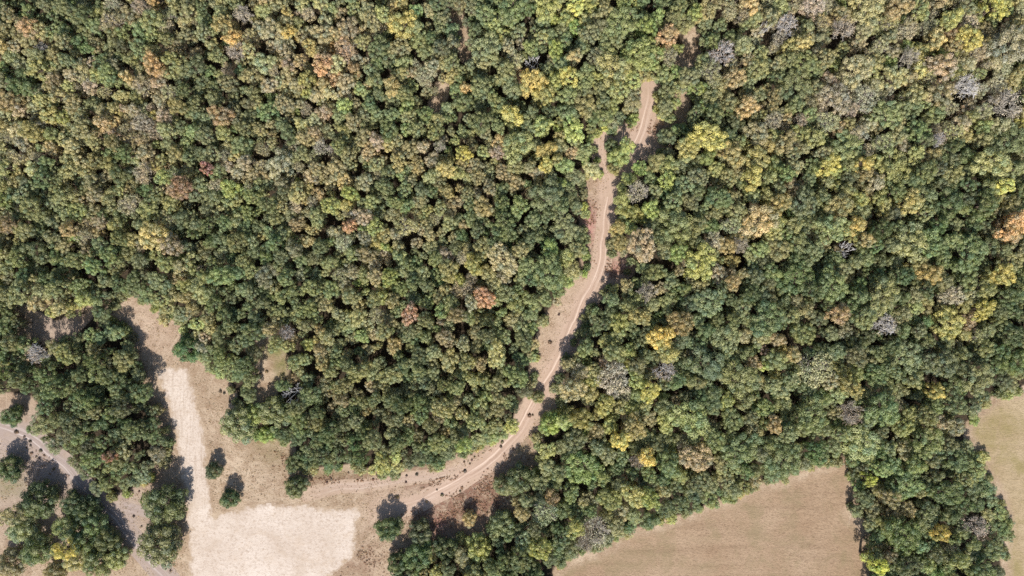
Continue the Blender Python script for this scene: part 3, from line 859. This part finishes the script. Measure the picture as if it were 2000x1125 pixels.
# ---- the closed wood: large crowns one by one, the many smaller ones between them as one mass
HUE = ['deep', 'blue', 'dark', 'green', 'fresh', 'olive', 'khaki', 'tan', 'lime', 'ochre', 'yellow', 'orange']
ZONE_S = VNoise(14, 75); ZONE_N = VNoise(3, 95); ZONE_F = VNoise(8, 38)
def pick_pal(u, v, r):
    n = float(ZONE_N(u, v)); f = float(ZONE_F(u, v)); q = r.random()
    g = (.60 * (float(ZONE_S(u, v)) - .5) / .20 + .45 * r.normal()) / .75
    q = .5 * (1 + math.erf(g / math.sqrt(2)))
    def w(**k):
        k = {c: k[c] for c in HUE if c in k}
        t = sum(k.values()) * q; a = 0
        for c, x in k.items():
            a += x
            if t <= a: return c
        return c
    if u < 340 and v > 610:                        return w(deep=5.5, dark=5, green=1.4, olive=.35, blue=.8)
    if v > 860 and u < 1250:                        return w(deep=2.5, dark=4, green=3, olive=2, lime=1.2, khaki=.8, blue=1)
    if u < 900 and v < 470:
        warm = .6 + 1.6 * max(0, n - .3) + (2.0 if 180 < u < 720 and v < 370 else 0)
        if f > .62: warm *= 1.8
        return w(green=2.6, olive=4.2, dark=1.5, blue=1.0, khaki=2.2 * warm, tan=.9 * warm, ochre=.2 * warm, lime=.35)
    if u < 1080:
        warm = .35 + 1.2 * max(0, n - .4) + (.7 if f > .64 else 0)
        if v > 690: warm *= .25
        return w(green=4.0, dark=2.8 + (2 if v > 690 else 0), deep=(1.5 if v > 690 else .2), olive=3.2, blue=1.2, khaki=1.6 * warm, tan=.8 * warm, lime=.3)
    if v < 270 and u > 1400:
        warm = 1.2 if u + .9 * (270 - v) > 1650 else .75
        return w(khaki=3.6 * warm, tan=2.2 * warm, ochre=.35 * warm, yellow=.15, lime=1.2, olive=2.6, green=2.4, dark=1.0)
    if v < 360 and u < 1400:                        return w(green=3.4, fresh=3.4, olive=2.4, lime=2.0, blue=1.0, khaki=.7, dark=.5)
    if u < 1420 and v < 900:
        warm = .6 + (1.5 if f > .55 else 0)
        if abs(u - 1330) < 80 and 480 < v < 760: warm += 2
        return w(green=3.4, dark=2.6, fresh=.9, olive=2.2, lime=1.1 * warm, khaki=1.0 * warm, tan=.5 * warm, blue=.8)
    warm = .4 + (1.7 if f > .58 else 0) + .6 * n
    if u > 1640 and v > 880: return w(deep=2.5, dark=4, green=3, olive=2, lime=1, khaki=1.2, blue=1)
    return w(deep=.8, dark=3.2, green=3.6, olive=2.6, blue=1.0, lime=1.1 * warm, khaki=1.2 * warm, tan=.3 * warm, ochre=.08 * warm)

def low_rims(U, V):
    U = np.asarray(U, float); V = np.asarray(V, float)
    d = -np.maximum(np.maximum(sdist(GLADE, U, V), sdist(FIELD_A, U, V)), sdist(FIELD_B, U, V))
    return .62 + .38 * np.clip((d - 10) / 45, 0, 1)
placed = [(t['u'], t['v'], t['r']) for t in TREES]
PU = np.array([p[0] for p in placed]); PV = np.array([p[1] for p in placed]); PR = np.array([p[2] for p in placed], float)
def try_fill(n, rmin, rmax, gap, box, edge, out):
    global PU, PV, PR
    U = rng.uniform(box[0], box[2], n); Vv = rng.uniform(box[1], box[3], n); RR = rng.uniform(rmin, rmax, n) * np.where(U < 1000, .86, 1.0)
    D = open_sd(U, Vv); G = np.full(n, -1e9)
    for k, p in enumerate(GAPS): G = np.maximum(G, sdist(p, U, Vv) + RR * (1.12 if k < 2 else .92))
    D = np.where(G > 0, 1e3, D)
    for u, v, r_, d in zip(U, Vv, RR, D):
        if d > -r_ * edge: continue
        if ((PU - u) ** 2 + (PV - v) ** 2 < ((PR + r_) * gap) ** 2).any(): continue
        PU = np.append(PU, u); PV = np.append(PV, v); PR = np.append(PR, r_)
        out.append((float(u), float(v), float(r_)))
bigs = []
try_fill(320, 30, 37, .95, (950, 8, 1992, 1114), 1.0, bigs)
bigs = bigs[:55]
PU = PU[:len(placed) + len(bigs)]; PV = PV[:len(placed) + len(bigs)]; PR = PR[:len(placed) + len(bigs)]
try_fill(12000, 17, 26, .90, (8, 8, 1992, 1114), 1.0, bigs)
bigs = bigs[:330]
keep_n = len(bigs)
PU = PU[:len(placed) + keep_n]; PV = PV[:len(placed) + keep_n]; PR = PR[:len(placed) + keep_n]
RIM = low_rims([b[0] for b in bigs], [b[1] for b in bigs])
for (u, v, r_), rim in zip(bigs, RIM):
    p = pick_pal(u, v, rng)
    if p in ('khaki', 'tan', 'ochre') :
        thin = rim > .95 and rng.random() < (.55 if (u > 1350 and v < 300) else .3)
        add('fading_tree', 'thin' if thin else 'big', u, v, r_, p, 'fading trees of the wood')
    else:
        add('broadleaf_tree', 'big', u, v, r_, p, 'large green crowns of the wood', top=float(rng.uniform(9.6, 14.2)) * float(rim))
filler = []
try_fill(20000, 13, 18, .74, (-230, -210, 2230, 1380), .86, filler)
try_fill(26000, 8, 13, .72, (-230, -210, 2230, 1380), .86, filler)
# ---- shrubs along the field rims
SHRUB = [(1112,1092),(1138,1083),(1160,1076),(1183,1066),(1204,1056),(1268,1032),(1290,1022),(1312,1016),(1338,1007),(1366,998),(1392,987),(1418,977),(1446,966),(1472,952),
         (1500,942),(1526,932),(1552,922),(1580,913),(1606,903),(1632,893),(1656,886),(1925,900),(1940,930),(1956,948),(1900,835),(1925,790),
         (905,890),(940,872),(770,928),(725,924),(690,915),(640,922),(845,912),(960,862),(250,578),(300,606)]
SR = np.random.default_rng(21)
def along_rim(poly, gap, keep):
    p = np.array(poly + poly[:1], float); out = []; left = 0.0
    for a, b in zip(p[:-1], p[1:]):
        L = np.hypot(*(b - a)); n = np.array([b[1] - a[1], a[0] - b[0]]) / (L + 1e-9)
        t = left
        while t < L:
            q = a + (b - a) * t / L + n * SR.uniform(-5, 5) + SR.normal(size=2) * 2
            if 4 < q[0] < 1996 and 4 < q[1] < 1121 and SR.random() < keep: out.append((float(q[0]), float(q[1])))
            t += gap * SR.uniform(.6, 1.5)
        left = t - L
    return out
SHRUB += along_rim(GLADE, 17, .75) + along_rim(FIELD_A, 20, .45) + along_rim(FIELD_B, 18, .7)
done = []
for u, v in SHRUB:
    if any(math.hypot(u - a, v - b) < 11 for a, b in done): continue
    if any(math.hypot(u - t['u'], v - t['v']) < t['r'] * .9 for t in TREES if t['key'] == 'lone'): continue
    if float(seg_dist(TRACK, np.array([u]), np.array([v]), False)[0]) < 12 or float(seg_dist(LANE, np.array([u]), np.array([v]), False)[0]) < 14: continue
    if float(open_sd(np.array([u]), np.array([v]))[0]) > 4: continue
    done.append((u, v))
    add('shrub', 'shrub', u, v - 3, float(SR.uniform(6.5, 13)), ['fresh', 'lime', 'green', 'olive', 'green', 'dark'][int(SR.integers(6))], 'low shrubs on the wood edge')

# ---- the mass of smaller trees: one object, placed by geometry nodes
def source(key):
    """the crown and trunk of a tree of this kind that already stands in the scene, one per shape"""
    found = {}
    for t in TREES:
        if t['key'] != key: continue
        kids = {c.name.split('.')[0]: c for c in t['o'].children}
        if 'crown' in kids and kids['crown'].data.name not in found:
            found[kids['crown'].data.name] = (kids['crown'], kids['trunk'], kids.get('branches'))
    return list(found.values())
SRC = []; RANGE = {}
for key in ('mid', 'small', 'thin'):
    a = len(SRC); SRC += source(key); RANGE[key] = (a, len(SRC))

def build_mass():
    pts, rot, sca, tint, idx = [], [], [], [], []
    dims = {'mid': (2.9, 11.6), 'small': (2.0, 9.4), 'thin': (3.9, 11.8)}
    RIM = low_rims([b[0] for b in filler], [b[1] for b in filler])
    for (u, v, r_), rim in zip(filler, RIM):
        p = pick_pal(u, v, rng)
        key = 'mid' if r_ > 12.5 else 'small'
        if rim > .95 and p in ('khaki', 'tan') and rng.random() < (.5 if (u > 1350 and v < 300) else .2): key = 'thin'
        R, H = dims[key]
        zc = H - R * .6
        s = r_ * M * (CAM_H - zc) / CAM_H / R * 1.06
        sz = s ** .3 * rng.uniform(.70, 1.10) * float(rim)
        k = (CAM_H - zc * sz) / CAM_H
        ax, ay = uv2xy(u, v); x, y = float(ax * k), float(ay * k)
        pts.append((x, y, float(terrain(x, y)))); rot.append((0, 0, rng.uniform(0, 6.28))); sca.append((s, s, sz))
        tint.append(jit(PAL[p][0], rng)); a, b = RANGE[key]; idx.append(int(rng.integers(a, b)))
    me = bpy.data.meshes.new('woods')
    me.from_pydata(pts, [], [])
    for nm, typ, dat, f in (('rot', 'FLOAT_VECTOR', rot, 'vector'), ('sca', 'FLOAT_VECTOR', sca, 'vector'), ('tint', 'FLOAT_VECTOR', tint, 'vector'), ('idx', 'INT', idx, 'value')):
        at = me.attributes.new(nm, typ, 'POINT'); at.data.foreach_set(f, np.array(dat).ravel())
    o = link('woods', me); o['kind'] = 'stuff'; o['label'] = 'mass of smaller olive green trees filling the wood between the large crowns'
    g = bpy.data.node_groups.new('smaller trees', 'GeometryNodeTree')
    g.interface.new_socket('Geometry', in_out='INPUT', socket_type='NodeSocketGeometry')
    g.interface.new_socket('Geometry', in_out='OUTPUT', socket_type='NodeSocketGeometry')
    N, K = g.nodes, g.links
    gi = N.new('NodeGroupInput'); go = N.new('NodeGroupOutput')
    allj = N.new('GeometryNodeJoinGeometry')
    for srcs in reversed(SRC):
        j = N.new('GeometryNodeJoinGeometry')
        for so in srcs:
            if so is None: continue
            oi = N.new('GeometryNodeObjectInfo'); oi.transform_space = 'ORIGINAL'
            oi.inputs['Object'].default_value = so
            oi.inputs['As Instance'].default_value = False
            K.new(oi.outputs['Geometry'], j.inputs[0])
        ti = N.new('GeometryNodeGeometryToInstance')
        K.new(j.outputs[0], ti.inputs[0]); K.new(ti.outputs[0], allj.inputs[0])
    ip = N.new('GeometryNodeInstanceOnPoints')
    K.new(gi.outputs[0], ip.inputs['Points']); K.new(allj.outputs[0], ip.inputs['Instance'])
    ip.inputs['Pick Instance'].default_value = True
    def na(nm, typ):
        a = N.new('GeometryNodeInputNamedAttribute'); a.data_type = typ; a.inputs['Name'].default_value = nm; return a.outputs[0]
    K.new(na('idx', 'INT'), ip.inputs['Instance Index'])
    er = N.new('FunctionNodeEulerToRotation'); K.new(na('rot', 'FLOAT_VECTOR'), er.inputs[0]); K.new(er.outputs[0], ip.inputs['Rotation'])
    K.new(na('sca', 'FLOAT_VECTOR'), ip.inputs['Scale'])
    K.new(ip.outputs[0], go.inputs[0])
    o.modifiers.new('trees', 'NODES').node_group = g
    print('MASS', len(pts), 'sources', len(SRC))
build_mass()


# ------------------------------------------------------------------ weeds on the open ground
def tuft_arrays(r, x, y, size, n):
    d = unit(r, n); d[:, 2] = np.abs(d[:, 2]) + .15
    pos = d * (size * r.uniform(.35, 1.0, n))[:, None] * np.array([1, 1, .9])
    nrm = d + unit(r, n) * .6; nrm /= np.linalg.norm(nrm, axis=1)[:, None]
    t = np.cross(nrm, unit(r, n)); t /= np.linalg.norm(t, axis=1)[:, None] + 1e-9
    b = np.cross(nrm, t); q = size * .32
    V = np.stack([pos - t * q, pos - b * q * .7, pos + t * q, pos + b * q * .7], 1)
    V[..., 0] += x; V[..., 1] += y
    return V
CLUMPS = [(135,10,2),(195,45,2),(240,80,2),(240,115,2),(210,130,2),(250,175,2),(285,200,2),(320,155,2),(345,190,2),(420,295,2),(1185,345,2),(1170,365,2),(1080,470,2),(990,510,2),
    (1040,660,2),(1100,740,2),(1325,1080,2),
    (715,325,4),(580,375,4),(640,300,4),(550,400,4),(815,350,4),(905,380,4),(940,350,4),(1165,350,4),(1160,400,4),(1245,340,4),(1350,315,4),(1405,295,4),(1390,270,4),(1435,270,4),
    (1610,245,4),(1615,315,4),(1665,185,4),(1670,230,4),(1655,260,4),(1690,205,4),(1905,90,4),(1895,125,4),(1075,510,4),(1095,515,4),(1440,500,4),(1580,470,4),(1800,470,4),(1790,640,4),(1400,460,4),(1320,550,4),
    (118,660,3),(150,672,3),(190,740,3),(228,742,3),(500,600,3),(400,1015,3),(480,505,3),
    (697,435,6),(765,218,6),(535,1005,6),(562,1003,6)]
ORG = {2: (0, 841, 3.962), 4: (500, 841, 3.962), 3: (400, 600, 4.0), 6: (900, 560, 4.0), 7: (900, 280, 4.0)}
wm = []
for k in range(4):
    r_ = np.random.default_rng(40 + k); n = 70
    V = tuft_arrays(r_, 0, 0, .62, n).reshape(-1, 3)
    wm.append(mesh_from('weed_clump', V, np.arange(4 * n), np.full(n, 4), MAT['weed'], {'clump': ('FACE', r_.random(n)), 'leaf': ('FACE', r_.random(n))}))
for i, (a, b, g) in enumerate(CLUMPS):
    ox, oy, z = ORG[g]; u, v = ox + a / z, oy + b / z
    x, y = (float(q) for q in uv2xy(u, v))
    o = link('weed_clump', wm[i % 4]); o.location = (x, y, float(terrain(x, y)) + .02)
    k = float(rng.uniform(.5, 1.15)); o.scale = (k * float(rng.uniform(.8, 1.25)), k, k * .9); o.rotation_euler = (0, 0, float(rng.uniform(0, 6.28)))
    o['tint'] = jit(PAL['weed'][0], rng, .2)
    o['category'] = 'weed'; o['group'] = 'dark weed clumps on the dry ground'
    TREES.append(dict(o=o, u=u, v=v, r=4, pal='weed', name='weed_clump', label=None, key=None))

def weed_mass():
    r = np.random.default_rng(77)
    ZONE_W = VNoise(31, 16)
    zones = [(690,936,110,14,260),(830,930,70,16,220),(900,990,80,40,420),(955,955,50,30,240),(840,1015,50,30,140),(1150,430,13,50,110),(1195,523,30,22,130),(1265,250,35,22,90),(700,1090,50,35,150),(985,895,50,25,110),(545,895,30,20,60),(90,920,60,40,70)]
    VV, tt = [], []
    for px, py, rx, ry, n in zones:
        n *= 2
        u = r.normal(px, rx * .6, n); v = r.normal(py, ry * .6, n)
        ok = (ZONE_W(u, v) > .48) & (seg_dist(VERGE, u, v, False) > 8) & (sdist(GLADE, u, v) > 3) & (seg_dist(TRACK, u, v, False) > 9) & (sdist(STRAW, u, v) < -4)
        for a, b in zip(u[ok], v[ok]):
            x, y = uv2xy(a, b)
            q = tuft_arrays(r, float(x), float(y), r.uniform(.16, .42), 12); q[..., 2] += float(terrain(x, y)) + .02
            VV.append(q); tt += [r.random()] * 12
    V = np.concatenate(VV).reshape(-1, 3); n = len(V) // 4
    o = link('weeds', mesh_from('weeds', V, np.arange(4 * n), np.full(n, 4), MAT['weed'], {'clump': ('FACE', tt), 'leaf': ('FACE', r.random(n))}))
    o['tint'] = (0.215, 0.125, 0.085); o['kind'] = 'stuff'; o['label'] = 'rust brown dry weeds on the rough grass along the track'
weed_mass()

def grass_mass():
    r = np.random.default_rng(91); zn = VNoise(33, 30)
    u = r.uniform(2, 1300, 60000); v = r.uniform(205, 1122, 60000)
    k = (sdist(GLADE, u, v) > 2); u, v = u[k], v[k]
    k = (sdist(STRAW, u, v) < -2) & (seg_dist(TRACK, u, v, False) > 13) & (seg_dist(LANE, u, v, False) > 10) & (zn(u, v) + .45 * r.random(len(u)) > .55)
    u, v = u[k][:9000], v[k][:9000]
    x, y = uv2xy(u, v); z = terrain(x, y)
    VV = np.concatenate([tuft_arrays(r, a, b, q, 6) + np.array([0, 0, c + .01]) for a, b, c, q in zip(x, y, z, r.uniform(.12, .34, len(x)))])
    n = len(VV)
    o = link('grass', mesh_from('grass', VV.reshape(-1, 3), np.arange(4 * n), np.full(n, 4), MAT['weed'], {'clump': ('FACE', np.repeat(r.random(len(x)), 6)), 'leaf': ('FACE', r.random(n))}))
    o['tint'] = (0.300, 0.225, 0.140); o['kind'] = 'stuff'; o['label'] = 'dry tan grass tussocks over the open ground'
    print('GRASS', len(x))
grass_mass()

# ------------------------------------------------------------------ labels: each tree is told by its colour and by what it stands next to
LAND += [('the shadowed track head', 1262, 245), ('the fork of the dirt track', 1188, 350), ('the lower bend of the dirt track', 1020, 842), ('the top of the straw strip', 340, 715),
    ('the right end of the straw field', 705, 1030), ('the small glade', 525, 735), ('the peak of the brown field', 1650, 905), ('the tip of the meadow', 1893, 840),
    ('the upper left corner', 0, 0), ('the upper right corner', 2000, 0), ('the lower right corner', 2000, 1125), ('the middle of the top edge', 1000, 0),
    ('the left end of the brown field', 1100, 1112), ('the red weeds by the track', 1150, 430), ('the middle of the left edge', 0, 560)]
WORD = {k: v[1] for k, v in PAL.items()}
NOUN = {'broadleaf_tree': 'large {} crown', 'fading_tree': 'large fading {} crown', 'shrub': 'low {} rim shrub', 'weed_clump': '{} weed clump'}
ORDN = ['', 'second ', 'third ', 'fourth ', 'fifth ', 'sixth ']
def side(du, dv):
    if abs(du) > abs(dv): return 'right of' if du > 0 else 'left of'
    return 'below' if dv > 0 else 'above'
classes = {}
for t in TREES:
    if not t['label']: classes.setdefault((t['name'], WORD[t['pal']]), []).append(t)
for (nm, wd), ts in classes.items():
    best = {id(t): (1e9, None) for t in ts}
    for li, (ph, lu, lv) in enumerate(LAND):
        by = {}
        for t in ts:
            du, dv = t['u'] - lu, t['v'] - lv
            by.setdefault(side(du, dv), []).append((math.hypot(du, dv), id(t), t))
        for sd_, arr in by.items():
            arr.sort(key=lambda q: q[0])
            for k, (dist, _, t) in enumerate(arr[:6]):
                cost = dist + 55 * k
                if cost < best[id(t)][0]:
                    best[id(t)] = (cost, f'{ORDN[k]}nearest {sd_} {ph}')
    for t in ts:
        t['label'] = NOUN[nm].format(wd) + ', ' + (best[id(t)][1] or 'far from every marked tree')
for t in TREES: t['o']['label'] = t['label']

print('TREES', len(TREES), {k: sum(t['name'] == k for t in TREES) for k in {t['name'] for t in TREES}})
